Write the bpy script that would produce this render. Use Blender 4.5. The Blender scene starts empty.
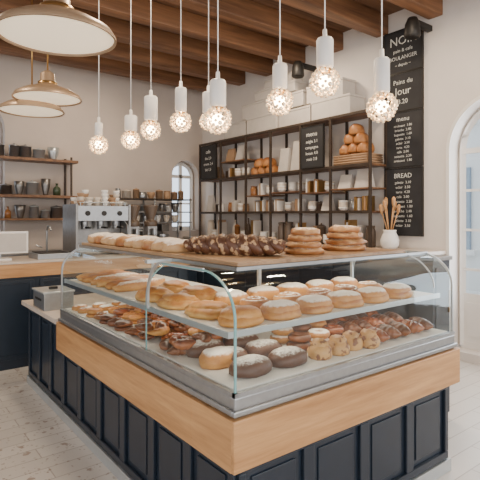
import bpy, bmesh, math, random
from mathutils import Vector, Matrix, noise
random.seed(7)
S = bpy.context.scene
COL = S.collection
pi = math.pi

# ---------------------------------------------------------------- materials
def newmat(name):
    m = bpy.data.materials.new(name); m.use_nodes = True
    nt = m.node_tree
    return m, nt, nt.nodes['Principled BSDF']

def plain(name, col, rough=0.5, metal=0.0, var=0.06, scale=8.0, bump=0.0, emis=None, es=0.0):
    m, nt, p = newmat(name)
    tc = nt.nodes.new('ShaderNodeTexCoord')
    n = nt.nodes.new('ShaderNodeTexNoise'); n.inputs['Scale'].default_value = scale
    n.inputs['Detail'].default_value = 4
    nt.links.new(tc.outputs['Object'], n.inputs['Vector'])
    r = nt.nodes.new('ShaderNodeValToRGB')
    r.color_ramp.elements[0].position = 0.3; r.color_ramp.elements[1].position = 0.7
    r.color_ramp.elements[0].color = tuple(c*(1-var) for c in col)+(1,)
    r.color_ramp.elements[1].color = tuple(min(1, c*(1+var)) for c in col)+(1,)
    nt.links.new(n.outputs['Fac'], r.inputs['Fac'])
    nt.links.new(r.outputs['Color'], p.inputs['Base Color'])
    p.inputs['Roughness'].default_value = rough
    p.inputs['Metallic'].default_value = metal
    if bump:
        b = nt.nodes.new('ShaderNodeBump'); b.inputs['Strength'].default_value = bump
        b.inputs['Distance'].default_value = 0.01
        nt.links.new(n.outputs['Fac'], b.inputs['Height'])
        nt.links.new(b.outputs['Normal'], p.inputs['Normal'])
    if emis:
        p.inputs['Emission Color'].default_value = emis+(1,)
        p.inputs['Emission Strength'].default_value = es
    return m

def wood(name, c1, c2, axis=0, rough=0.45, scale=14.0, ratio=0.06):
    m, nt, p = newmat(name)
    tc = nt.nodes.new('ShaderNodeTexCoord')
    mp = nt.nodes.new('ShaderNodeMapping')
    s = [1.0, 1.0, 1.0]; s[axis] = ratio
    mp.inputs['Scale'].default_value = s
    nt.links.new(tc.outputs['Object'], mp.inputs['Vector'])
    n = nt.nodes.new('ShaderNodeTexNoise'); n.inputs['Scale'].default_value = scale
    n.inputs['Detail'].default_value = 8; n.inputs['Distortion'].default_value = 0.6
    nt.links.new(mp.outputs['Vector'], n.inputs['Vector'])
    n2 = nt.nodes.new('ShaderNodeTexNoise'); n2.inputs['Scale'].default_value = scale*7
    n2.inputs['Detail'].default_value = 3
    nt.links.new(mp.outputs['Vector'], n2.inputs['Vector'])
    mx = nt.nodes.new('ShaderNodeMath'); mx.operation = 'MULTIPLY_ADD'
    nt.links.new(n2.outputs['Fac'], mx.inputs[0]); mx.inputs[1].default_value = 0.35
    nt.links.new(n.outputs['Fac'], mx.inputs[2])
    r = nt.nodes.new('ShaderNodeValToRGB')
    r.color_ramp.elements[0].position = 0.45; r.color_ramp.elements[1].position = 0.88
    r.color_ramp.elements[0].color = c1+(1,); r.color_ramp.elements[1].color = c2+(1,)
    nt.links.new(mx.outputs[0], r.inputs['Fac'])
    nt.links.new(r.outputs['Color'], p.inputs['Base Color'])
    p.inputs['Roughness'].default_value = rough
    return m

def pastry(name, side, top, sugar=0.0, scale=18.0, spots=None, gloss=0.45, bump=0.5):
    """baked dough: pale sides, browned top, optional powdered-sugar dusting"""
    m, nt, p = newmat(name)
    tc = nt.nodes.new('ShaderNodeTexCoord')
    g = nt.nodes.new('ShaderNodeNewGeometry')
    sp = nt.nodes.new('ShaderNodeSeparateXYZ'); nt.links.new(g.outputs['Normal'], sp.inputs[0])
    n = nt.nodes.new('ShaderNodeTexNoise'); n.inputs['Scale'].default_value = scale; n.inputs['Detail'].default_value = 6
    nt.links.new(tc.outputs['Object'], n.inputs['Vector'])
    a = nt.nodes.new('ShaderNodeMath'); a.operation = 'MULTIPLY_ADD'
    nt.links.new(n.outputs['Fac'], a.inputs[0]); a.inputs[1].default_value = 2.6; a.inputs[2].default_value = -1.25
    b = nt.nodes.new('ShaderNodeMath'); b.operation = 'ADD'; b.use_clamp = True
    nt.links.new(a.outputs[0], b.inputs[0]); nt.links.new(sp.outputs['Z'], b.inputs[1])
    mix = nt.nodes.new('ShaderNodeMix'); mix.data_type = 'RGBA'
    nt.links.new(b.outputs[0], mix.inputs['Factor'])
    mix.inputs[6].default_value = side+(1,); mix.inputs[7].default_value = top+(1,)
    out = mix.outputs[2]
    if spots:
        v = nt.nodes.new('ShaderNodeTexNoise'); v.inputs['Scale'].default_value = 28; v.inputs['Detail'].default_value = 2
        nt.links.new(tc.outputs['Object'], v.inputs['Vector'])
        rr = nt.nodes.new('ShaderNodeValToRGB')
        rr.color_ramp.elements[0].position = 0.54; rr.color_ramp.elements[1].position = 0.60
        nt.links.new(v.outputs['Fac'], rr.inputs['Fac'])
        m2 = nt.nodes.new('ShaderNodeMix'); m2.data_type = 'RGBA'
        nt.links.new(rr.outputs['Color'], m2.inputs['Factor'])
        nt.links.new(out, m2.inputs[6]); m2.inputs[7].default_value = spots+(1,)
        out = m2.outputs[2]
    if sugar > 0:
        n3 = nt.nodes.new('ShaderNodeTexNoise'); n3.inputs['Scale'].default_value = 60; n3.inputs['Detail'].default_value = 8
        n3.inputs['Roughness'].default_value = 0.75
        nt.links.new(tc.outputs['Object'], n3.inputs['Vector'])
        c = nt.nodes.new('ShaderNodeMath'); c.operation = 'MULTIPLY_ADD'
        nt.links.new(n3.outputs['Fac'], c.inputs[0]); c.inputs[1].default_value = 0.9; c.inputs[2].default_value = -0.45
        d = nt.nodes.new('ShaderNodeMath'); d.operation = 'ADD'
        nt.links.new(c.outputs[0], d.inputs[0]); nt.links.new(sp.outputs['Z'], d.inputs[1])
        r3 = nt.nodes.new('ShaderNodeValToRGB')
        st = 0.98-sugar*0.45
        r3.color_ramp.elements[0].position = st; r3.color_ramp.elements[1].position = min(1.0, st+0.2)
        r3.color_ramp.elements[1].color = (0.9, 0.9, 0.9, 1)
        nt.links.new(d.outputs[0], r3.inputs['Fac'])
        m3 = nt.nodes.new('ShaderNodeMix'); m3.data_type = 'RGBA'
        nt.links.new(r3.outputs['Color'], m3.inputs['Factor'])
        nt.links.new(out, m3.inputs[6]); m3.inputs[7].default_value = (0.86, 0.80, 0.71, 1)
        out = m3.outputs[2]
    nt.links.new(out, p.inputs['Base Color'])
    p.inputs['Roughness'].default_value = gloss
    bp = nt.nodes.new('ShaderNodeBump'); bp.inputs['Strength'].default_value = bump; bp.inputs['Distance'].default_value = 0.008
    nt.links.new(n.outputs['Fac'], bp.inputs['Height']); nt.links.new(bp.outputs['Normal'], p.inputs['Normal'])
    return m

def glassmat(name, tint=(0.95, 0.985, 0.975), k=0.55, base=0.035):
    m = bpy.data.materials.new(name); m.use_nodes = True
    nt = m.node_tree; nt.nodes.clear()
    o = nt.nodes.new('ShaderNodeOutputMaterial')
    t = nt.nodes.new('ShaderNodeBsdfTransparent'); t.inputs['Color'].default_value = tint+(1,)
    g = nt.nodes.new('ShaderNodeBsdfGlossy'); g.inputs['Roughness'].default_value = 0.03
    g.inputs['Color'].default_value = (0.85, 0.95, 1, 1)
    lw = nt.nodes.new('ShaderNodeLayerWeight'); lw.inputs['Blend'].default_value = 0.5
    pw = nt.nodes.new('ShaderNodeMath'); pw.operation = 'POWER'; pw.inputs[1].default_value = 4
    nt.links.new(lw.outputs['Facing'], pw.inputs[0])
    ma = nt.nodes.new('ShaderNodeMath'); ma.operation = 'MULTIPLY_ADD'
    nt.links.new(pw.outputs[0], ma.inputs[0]); ma.inputs[1].default_value = k; ma.inputs[2].default_value = base
    mx = nt.nodes.new('ShaderNodeMixShader')
    nt.links.new(ma.outputs[0], mx.inputs[0]); nt.links.new(t.outputs[0], mx.inputs[1]); nt.links.new(g.outputs[0], mx.inputs[2])
    nt.links.new(mx.outputs[0], o.inputs['Surface'])
    return m

def crystalmat():
    m, nt, p = newmat('crystal_bead')
    tc = nt.nodes.new('ShaderNodeTexCoord')
    n = nt.nodes.new('ShaderNodeTexNoise'); n.inputs['Scale'].default_value = 38; n.inputs['Detail'].default_value = 2
    nt.links.new(tc.outputs['Object'], n.inputs['Vector'])
    r = nt.nodes.new('ShaderNodeValToRGB')
    r.color_ramp.elements[0].position = 0.42; r.color_ramp.elements[0].color = (0.16, 0.07, 0.02, 1)
    r.color_ramp.elements[1].position = 0.60; r.color_ramp.elements[1].color = (1.0, 0.72, 0.40, 1)
    nt.links.new(n.outputs['Fac'], r.inputs['Fac'])
    nt.links.new(r.outputs['Color'], p.inputs['Emission Color'])
    p.inputs['Emission Strength'].default_value = 1.25
    p.inputs['Base Color'].default_value = (0.75, 0.6, 0.42, 1)
    p.inputs['Roughness'].default_value = 0.06
    p.inputs['Metallic'].default_value = 0.25
    return m

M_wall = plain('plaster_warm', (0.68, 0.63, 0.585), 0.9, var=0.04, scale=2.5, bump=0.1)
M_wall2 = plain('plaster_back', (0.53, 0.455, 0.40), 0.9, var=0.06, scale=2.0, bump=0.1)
M_ceil = wood('ceiling_planks', (0.07, 0.032, 0.016), (0.20, 0.10, 0.05), 0, 0.7, 5)
M_beam = wood('beam_wood', (0.095, 0.04, 0.017), (0.27, 0.125, 0.055), 0, 0.55, 9)
M_oakx = wood('oak_x', (0.38, 0.18, 0.065), (0.60, 0.33, 0.14), 0, 0.4, 16, 0.07)
M_oaky = wood('oak_y', (0.38, 0.18, 0.065), (0.60, 0.33, 0.14), 1, 0.4, 16, 0.07)
M_brownwood = wood('walnut', (0.09, 0.04, 0.02), (0.24, 0.12, 0.055), 1, 0.5, 12)
M_boardwood = wood('acacia_board', (0.20, 0.11, 0.055), (0.38, 0.24, 0.13), 1, 0.4, 12)
M_navy = plain('navy_paint', (0.013, 0.021, 0.034), 0.33, var=0.1)
M_steel = plain('brushed_steel', (0.36, 0.37, 0.38), 0.34, 0.85, var=0.06, scale=30)
M_dksteel = plain('dark_steel', (0.24, 0.23, 0.22), 0.35, 0.85, var=0.1, scale=20)
M_frame = plain('pale_metal', (0.50, 0.53, 0.54), 0.3, 0.6, var=0.03)
M_white = plain('white_enamel', (0.76, 0.73, 0.69), 0.4, var=0.02)
M_shelfwhite = plain('white_shelf', (0.72, 0.70, 0.66), 0.35, var=0.02)
M_black = plain('black_metal', (0.02, 0.018, 0.016), 0.5, 0.3, var=0.1)
M_dkframe = plain('dark_bronze', (0.05, 0.034, 0.024), 0.5, 0.3, var=0.15)
M_board = plain('chalkboard_black', (0.018, 0.018, 0.02), 0.75, var=0.3, scale=5)
M_chalk = plain('chalk', (0.62, 0.62, 0.58), 0.9, var=0.2, scale=60)
M_brass = plain('brass', (0.50, 0.30, 0.11), 0.32, 0.9, var=0.06)
M_shade = plain('shade_outer', (0.40, 0.28, 0.18), 0.4, 0.4, var=0.05)
M_diff = plain('lamp_diffuser', (0.9, 0.82, 0.68), 0.6, var=0.01, emis=(1.0, 0.80, 0.55), es=0.75)
M_bulb = plain('bulb_glow', (1, 0.9, 0.7), 0.5, var=0.0, emis=(1.0, 0.70, 0.38), es=38.0)
M_crys = crystalmat()
M_stone = plain('worktop_stone', (0.54, 0.46, 0.39), 0.35, var=0.08, scale=12)
M_paper = plain('pale_cardboard', (0.50, 0.46, 0.42), 0.8, var=0.06)
M_kraft = plain('kraft', (0.34, 0.21, 0.12), 0.85, var=0.08)
M_ceram = plain('ceramic', (0.60, 0.52, 0.43), 0.4, var=0.05)
M_dkcer = plain('dark_ceramic', (0.10, 0.07, 0.05), 0.4, var=0.1)
M_green = plain('bottle_green', (0.05, 0.07, 0.04), 0.15, var=0.1)
M_amber = plain('amber_glass', (0.28, 0.12, 0.04), 0.15, var=0.1)
M_glass = glassmat('case_glass', (0.94, 0.98, 0.975), 0.6, 0.06)
M_edge = plain('glass_edge_green', (0.22, 0.42, 0.42), 0.15, var=0.03)
M_wglass = glassmat('window_glass', (0.9, 0.95, 1.0), 0.5, 0.05)
M_facade = plain('facade_plaster', (0.75, 0.74, 0.70), 0.9, var=0.06, scale=1.0)
M_facwin = plain('facade_window', (0.22, 0.28, 0.34), 0.2, var=0.1)

P_gold = pastry('crust_golden', (0.60, 0.28, 0.07), (0.36, 0.12, 0.022))
P_flat = pastry('crust_flatbread', (0.68, 0.38, 0.12), (0.44, 0.17, 0.035))
P_sugar = pastry('crust_sugared', (0.56, 0.25, 0.06), (0.40, 0.15, 0.03), sugar=0.82)
P_lsug = pastry('crust_light_sugar', (0.60, 0.30, 0.09), (0.44, 0.17, 0.04), sugar=0.28)
P_choc = pastry('choc_sugared', (0.085, 0.03, 0.013), (0.11, 0.038, 0.016), sugar=0.42)
P_dark = pastry('dark_bake', (0.24, 0.075, 0.02), (0.085, 0.028, 0.01), gloss=0.3)
P_red = pastry('berry_bake', (0.36, 0.11, 0.03), (0.16, 0.038, 0.014), gloss=0.25)
P_cinn = pastry('cinnamon_roll_crust', (0.42, 0.18, 0.055), (0.24, 0.085, 0.025), sugar=0.16)
P_braid = pastry('choc_braid', (0.12, 0.045, 0.018), (0.07, 0.026, 0.012), spots=(0.50, 0.31, 0.16))
P_pale = pastry('pale_floured', (0.58, 0.36, 0.17), (0.48, 0.26, 0.10), sugar=0.85)
P_gal = pastry('galette', (0.34, 0.13, 0.035), (0.56, 0.32, 0.14), sugar=0.20)
P_bread = pastry('rustic_bread', (0.42, 0.18, 0.055), (0.22, 0.075, 0.02))
P_sand = pastry('almond_crumb', (0.58, 0.31, 0.10), (0.48, 0.24, 0.075), spots=(0.20, 0.065, 0.02))

def floormat():
    m, nt, p = newmat('floor_tiles')
    tc = nt.nodes.new('ShaderNodeTexCoord')
    b = nt.nodes.new('ShaderNodeTexBrick')
    b.inputs['Scale'].default_value = 1.0
    b.inputs['Brick Width'].default_value = 0.6; b.inputs['Row Height'].default_value = 0.15
    b.inputs['Mortar Size'].default_value = 0.004
    b.inputs['Color1'].default_value = (0.64, 0.60, 0.55, 1); b.inputs['Color2'].default_value = (0.57, 0.53, 0.485, 1)
    b.inputs['Mortar'].default_value = (0.40, 0.35, 0.31, 1)
    nt.links.new(tc.outputs['Object'], b.inputs['Vector'])
    def layer(scale, t0, t1, lo, hi):
        nz = nt.nodes.new('ShaderNodeTexNoise'); nz.inputs['Scale'].default_value = 20
        nt.links.new(tc.outputs['Object'], nz.inputs['Vector'])
        ad = nt.nodes.new('ShaderNodeMix'); ad.data_type = 'RGBA'; ad.inputs['Factor'].default_value = 0.06
        nt.links.new(tc.outputs['Object'], ad.inputs[6]); nt.links.new(nz.outputs['Color'], ad.inputs[7])
        v = nt.nodes.new('ShaderNodeTexVoronoi'); v.inputs['Scale'].default_value = scale
        nt.links.new(ad.outputs[2], v.inputs['Vector'])
        r = nt.nodes.new('ShaderNodeValToRGB')
        r.color_ramp.elements[0].position = t0; r.color_ramp.elements[0].color = (1, 1, 1, 1)
        r.color_ramp.elements[1].position = t1; r.color_ramp.elements[1].color = (0, 0, 0, 1)
        nt.links.new(v.outputs['Distance'], r.inputs['Fac'])
        sx = nt.nodes.new('ShaderNodeSeparateColor'); nt.links.new(v.outputs['Color'], sx.inputs[0])
        gt = nt.nodes.new('ShaderNodeMath'); gt.operation = 'GREATER_THAN'; gt.inputs[1].default_value = lo
        nt.links.new(sx.outputs[0], gt.inputs[0])
        mu = nt.nodes.new('ShaderNodeMath'); mu.operation = 'MULTIPLY'
        nt.links.new(r.outputs['Color'], mu.inputs[0]); nt.links.new(gt.outputs[0], mu.inputs[1])
        m2 = nt.nodes.new('ShaderNodeMath'); m2.operation = 'MULTIPLY'; m2.inputs[1].default_value = hi
        nt.links.new(mu.outputs[0], m2.inputs[0])
        return m2.outputs[0]
    la = layer(17, 0.30, 0.36, 0.74, 0.7); lb = layer(40, 0.30, 0.36, 0.80, 0.5)
    mxm = nt.nodes.new('ShaderNodeMath'); mxm.operation = 'MAXIMUM'
    nt.links.new(la, mxm.inputs[0]); nt.links.new(lb, mxm.inputs[1])
    # terrazzo chips on the entrance side (x < 1.25 m), plain boards elsewhere
    sp = nt.nodes.new('ShaderNodeSeparateXYZ'); nt.links.new(tc.outputs['Object'], sp.inputs[0])
    lt = nt.nodes.new('ShaderNodeMath'); lt.operation = 'LESS_THAN'; lt.inputs[1].default_value = 1.25
    nt.links.new(sp.outputs['X'], lt.inputs[0])
    mm = nt.nodes.new('ShaderNodeMath'); mm.operation = 'MULTIPLY'
    nt.links.new(mxm.outputs[0], mm.inputs[0]); nt.links.new(lt.outputs[0], mm.inputs[1])
    mx = nt.nodes.new('ShaderNodeMix'); mx.data_type = 'RGBA'
    nt.links.new(mm.outputs[0], mx.inputs['Factor'])
    nt.links.new(b.outputs['Color'], mx.inputs[6]); mx.inputs[7].default_value = (0.24, 0.16, 0.11, 1)
    nt.links.new(mx.outputs[2], p.inputs['Base Color'])
    p.inputs['Roughness'].default_value = 0.38
    return m
M_floor = floormat()

# ---------------------------------------------------------------- builder
class B:
    def __init__(s, name, *mats):
        s.name = name; s.bm = bmesh.new(); s.mats = list(mats)
    def mi(s, m):
        if m not in s.mats: s.mats.append(m)
        return s.mats.index(m)
    def _mark(s, geom, m, smooth):
        i = s.mi(m)
        fs = set()
        for v in geom:
            for f in v.link_faces: fs.add(f)
        for f in fs: f.material_index = i; f.smooth = smooth
    def box(s, a, b, m, rotz=0.0):
        c = [(a[i]+b[i])/2 for i in range(3)]; d = [abs(b[i]-a[i]) for i in range(3)]
        M = Matrix.Translation(c) @ Matrix.Rotation(rotz, 4, 'Z') @ Matrix.Diagonal((d[0], d[1], d[2], 1))
        r = bmesh.ops.create_cube(s.bm, size=1, matrix=M)
        s._mark(r['verts'], m, False)
        return r['verts']
    def cyl(s, c, r, h, m, seg=20, r2=None, smooth=True, axis='Z'):
        R = Matrix.Identity(4)
        if axis == 'X': R = Matrix.Rotation(pi/2, 4, 'Y')
        if axis == 'Y': R = Matrix.Rotation(pi/2, 4, 'X')
        rr = bmesh.ops.create_cone(s.bm, cap_ends=True, segments=seg, radius1=r, radius2=(r if r2 is None else r2), depth=h,
                                   matrix=Matrix.Translation(c) @ R)
        s._mark(rr['verts'], m, smooth)
        for v in rr['verts']:
            for f in v.link_faces:
                if len(f.verts) > 4: f.smooth = False
    def lathe(s, c, prof, m, seg=28, smooth=True):
        i = s.mi(m); rings = []
        for (r, z) in prof:
            if r < 1e-5: rings.append([s.bm.verts.new((c[0], c[1], c[2]+z))])
            else: rings.append([s.bm.verts.new((c[0]+r*math.cos(2*pi*k/seg), c[1]+r*math.sin(2*pi*k/seg), c[2]+z)) for k in range(seg)])
        for a, b in zip(rings, rings[1:]):
            for k in range(seg):
                k2 = (k+1) % seg
                if len(a) == 1 and len(b) == 1: continue
                if len(a) == 1: vs = [a[0], b[k2], b[k]]
                elif len(b) == 1: vs = [a[k], a[k2], b[0]]
                else: vs = [a[k], a[k2], b[k2], b[k]]
                f = s.bm.faces.new(vs); f.material_index = i; f.smooth = smooth
    def tube(s, pts, r, m, seg=8, smooth=True, flat=1.0):
        pts = [Vector(p) for p in pts]; i = s.mi(m); n = len(pts)
        rad = r if isinstance(r, (list, tuple)) else [r]*n
        rings = []
        for k, p in enumerate(pts):
            t = (pts[min(k+1, n-1)]-pts[max(k-1, 0)]).normalized()
            up = Vector((0, 0, 1)) if abs(t.z) < 0.95 else Vector((1, 0, 0))
            a = t.cross(up).normalized(); b = a.cross(t).normalized()
            rings.append([s.bm.verts.new(p + a*math.cos(2*pi*j/seg)*rad[k] + b*math.sin(2*pi*j/seg)*rad[k]*flat) for j in range(seg)])
        for A, C in zip(rings, rings[1:]):
            for j in range(seg):
                f = s.bm.faces.new([A[j], A[(j+1) % seg], C[(j+1) % seg], C[j]]); f.material_index = i; f.smooth = smooth
        for R in (rings[0][::-1], rings[-1]):
            f = s.bm.faces.new(R); f.material_index = i
    def sheet(s, prof, axis, a0, a1, m, smooth=True):
        i = s.mi(m); rows = []
        for (h, z) in prof:
            if axis == 'X': rows.append((s.bm.verts.new((a0, h, z)), s.bm.verts.new((a1, h, z))))
            else: rows.append((s.bm.verts.new((h, a0, z)), s.bm.verts.new((h, a1, z))))
        for a, b in zip(rows, rows[1:]):
            f = s.bm.faces.new([a[0], a[1], b[1], b[0]]); f.material_index = i; f.smooth = smooth
    def ribbon(s, prof, axis, pos, w, th, m):
        i = s.mi(m); n = len(prof); rows = []
        for k, (h, z) in enumerate(prof):
            a = prof[max(k-1, 0)]; c = prof[min(k+1, n-1)]
            t = Vector((c[0]-a[0], c[1]-a[1])).normalized(); nn = Vector((-t.y, t.x))
            row = []
            for (u, v) in ((-w/2, -th/2), (w/2, -th/2), (w/2, th/2), (-w/2, th/2)):
                q = (h+nn.x*v, z+nn.y*v)
                row.append(s.bm.verts.new((pos+u, q[0], q[1]) if axis == 'X' else (q[0], pos+u, q[1])))
            rows.append(row)
        for A, C in zip(rows, rows[1:]):
            for j in range(4):
                f = s.bm.faces.new([A[j], A[(j+1) % 4], C[(j+1) % 4], C[j]]); f.material_index = i
        for R in (rows[0], rows[-1]): s.bm.faces.new(R).material_index = i
    def poly(s, pts, m):
        f = s.bm.faces.new([s.bm.verts.new(p) for p in pts]); f.material_index = s.mi(m)
    def prism(s, poly, axis, a0, a1, m):
        def P(u, w, a): return (a, u, w) if axis == 'X' else (u, a, w)
        i = s.mi(m)
        A = [s.bm.verts.new(P(u, w, a0)) for u, w in poly]; C = [s.bm.verts.new(P(u, w, a1)) for u, w in poly]
        fs = [s.bm.faces.new(A), s.bm.faces.new(C[::-1])]
        n = len(A)
        for k in range(n): fs.append(s.bm.faces.new([A[k], C[k], C[(k+1) % n], A[(k+1) % n]]))
        for f in fs: f.material_index = i
    def lump(s, base, size, m, rotz=0.0, amp=0.10, freq=2.0, sub=3, power=2.4, ridges=0, sd=None):
        sd = random.random()*50 if sd is None else sd
        r = bmesh.ops.create_icosphere(s.bm, subdivisions=sub, radius=1)
        R = Matrix.Rotation(rotz, 3, 'Z')
        for v in r['verts']:
            d = v.co.normalized()
            k = (abs(d.x)**power+abs(d.y)**power+abs(d.z)**power)**(-1/power)
            q = d*k
            q *= 1 + amp*noise.noise(d*freq+Vector((sd, sd*0.7, 3.1)))+amp*0.5*noise.noise(d*freq*3+Vector((sd, 1, 2)))
            if ridges: q.z *= 1+0.12*math.cos(q.x*ridges*pi)
            q.z = max(q.z, -0.45)
            p = Vector((q.x*size[0]/2, q.y*size[1]/2, (q.z+0.45)*size[2]/1.45))
            v.co = R @ p + Vector(base)
        s._mark(r['verts'], m, True)
    def croissant(s, base, L, w, m, rotz=0.0, bend=0.5, ribs=7):
        pts = []; rad = []
        n = 36
        for k in range(n+1):
            t = k/n*2-1
            x = t*L/2; y = -bend*L*0.5*(t*t)
            R = w/2*(max(0.03, 1-abs(t)**2.2)**0.6)*(1+0.16*abs(math.sin(t*ribs*pi/2)))
            c, sn = math.cos(rotz), math.sin(rotz)
            pts.append((base[0]+x*c-y*sn, base[1]+x*sn+y*c, base[2]+w*0.40)); rad.append(R)
        s.tube(pts, rad, m, seg=12, flat=0.8)
    def swirl(s, base, R, m, h=0.045, a0=0.0):
        """cinnamon roll: spiral rope of dough rising to the middle"""
        pts = []; rad = []; n = 64; turns = 2.4
        for k in range(n+1):
            t = k/n; rr = R*(1-t)*0.82+0.002; a = a0+t*turns*2*pi
            pts.append((base[0]+rr*math.cos(a), base[1]+rr*math.sin(a), base[2]+h*0.45+0.014*t))
            rad.append(R*0.19*(0.5+0.5*min(1, t*8)))
        s.tube(pts, rad, m, seg=8, flat=h*0.45/(R*0.19))
    def ring(s, base, R, r, m):
        n = 28; i = s.mi(m); rows = []
        for k in range(n):
            a = 2*pi*k/n
            rows.append([s.bm.verts.new((base[0]+(R+r*math.cos(b))*math.cos(a), base[1]+(R+r*math.cos(b))*math.sin(a), base[2]+r*0.85+r*0.85*math.sin(b))) for b in [2*pi*j/12 for j in range(12)]])
        for k in range(n):
            for j in range(12):
                f = s.bm.faces.new([rows[k][j], rows[(k+1) % n][j], rows[(k+1) % n][(j+1) % 12], rows[k][(j+1) % 12]])
                f.material_index = i; f.smooth = True
    def done(s, bevel=0.0, seg=2, parent=None, recalc=True):
        me = bpy.data.meshes.new(s.name)
        if recalc: bmesh.ops.recalc_face_normals(s.bm, faces=s.bm.faces)
        s.bm.to_mesh(me); s.bm.free()
        for m in s.mats: me.materials.append(m)
        o = bpy.data.objects.new(s.name, me); COL.objects.link(o)
        if bevel:
            md = o.modifiers.new('bevel', 'BEVEL'); md.width = bevel; md.segments = seg; md.limit_method = 'ANGLE'; md.angle_limit = 0.7
        if parent: o.parent = parent
        return o

def empty(name, loc=(0, 0, 0)):
    e = bpy.data.objects.new(name, None); COL.objects.link(e); e.empty_display_size = 0.1
    return e

def cut(obj, cutters):
    for c in cutters:
        md = obj.modifiers.new('b', 'BOOLEAN'); md.operation = 'DIFFERENCE'; md.object = c; md.solver = 'EXACT'
    dg = bpy.context.evaluated_depsgraph_get(); dg.update()
    me = bpy.data.meshes.new_from_object(obj.evaluated_get(dg))
    obj.modifiers.clear(); obj.data = me
    for c in cutters: bpy.data.objects.remove(c, do_unlink=True)

def loc(r, f):
    """position given as metres right / forward of the camera, derived from image pixels at assumed depths"""
    return (0.791*r+0.611*f, -0.611*r+0.791*f)

# ---------------------------------------------------------------- room shell
XW, YW, ZC = 5.14, 7.85, 4.1
XL, YB = -3.6, -3.2
def arch(c, hw, z0, zs, n=20):
    pts = [(c-hw, z0), (c+hw, z0)]
    for k in range(n+1):
        a = pi*k/n
        pts.append((c+hw*math.cos(a), zs+hw*math.sin(a)))
    return pts

b = B('floor', M_floor); b.box((XL-0.3, YB-0.3, -0.12), (XW+0.3, YW+0.3, 0), M_floor); b.done()
b = B('ceiling', M_ceil); b.box((XL-0.3, YB-0.3, ZC), (XW+0.3, YW+0.3, ZC+0.15), M_ceil); b.done()

b = B('wall_right', M_wall); b.box((XW, YB-0.3, 0), (XW+0.32, YW+0.3, ZC), M_wall); wr = b.done()
c1 = B('cut', M_wall); c1.prism(arch(2.26, 0.55, 0.10, 2.32), 'X', XW-0.2, XW+0.6, M_wall); c1 = c1.done()
c2 = B('cut', M_wall); c2.prism(arch(0.2, 0.55, 0.10, 2.32), 'X', XW-0.2, XW+0.6, M_wall); c2 = c2.done()
cut(wr, [c1, c2])

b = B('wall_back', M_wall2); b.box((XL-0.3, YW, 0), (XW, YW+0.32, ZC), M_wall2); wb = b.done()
c1 = B('cut', M_wall2); c1.prism(arch(4.76, 0.29, 1.3, 2.34), 'Y', YW-0.2, YW+0.6, M_wall2); c1 = c1.done()
c2 = B('cut', M_wall2); c2.prism(arch(1.25, 0.36, 1.3, 2.9), 'Y', YW-0.2, YW+0.6, M_wall2); c2 = c2.done()
cut(wb, [c1, c2])

b = B('wall_left', M_wall); b.box((XL-0.3, YB-0.3, 0), (XL, YW, ZC), M_wall); wl = b.done()
cs = []
for yy in (-1.2, 1.6, 4.4):  # openings added in the unseen left wall to let sky light in
    c = B('cut', M_wall); c.box((XL-0.6, yy-0.9, 0.5), (XL+0.3, yy+0.9, 3.3), M_wall); cs.append(c.done())
cut(wl, cs)
b = B('wall_front', M_wall); b.box((XL, YB-0.3, 0), (XW, YB, ZC), M_wall); wf = b.done()
cs = []
for xx in (-1.9, 0.8, 3.5):  # unseen front wall is opened up here so world light enters
    c = B('cut', M_wall); c.box((xx-1.1, YB-0.6, 0.4), (xx+1.1, YB+0.3, 3.4), M_wall); cs.append(c.done())
cut(wf, cs)

b = B('ceiling_beams', M_beam)
y = YB+0.42
while y < YW-0.1:
    b.box((XL, y-0.09, ZC-0.24), (XW, y+0.09, ZC), M_beam); y += 0.72
b.done(0.014)

b = B('baseboard_right', M_white); b.box((XW-0.02, YB, 0), (XW, 1.66, 0.12), M_white); b.box((XW-0.02, 2.88, 0), (XW, YW, 0.12), M_white); b.done(0.004)
b = B('baseboard_back', M_white); b.box((XL, YW-0.02, 0), (XW-0.02, YW, 0.12), M_white); b.done(0.004)
def arch_path(c, hw, z0, zs, n=24):
    pts = [(c-hw, z0), (c-hw, zs)]
    for k in range(1, n):
        a = pi-pi*k/n
        pts.append((c+hw*math.cos(a), zs+hw*math.sin(a)))
    pts += [(c+hw, zs), (c+hw, z0)]
    return pts
b = B('trim_1', M_white)
b.ribbon(arch_path(2.26, 0.57, 0.02, 2.32), 'X', XW-0.008, 0.016, 0.04, M_white)
b.done()

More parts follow.
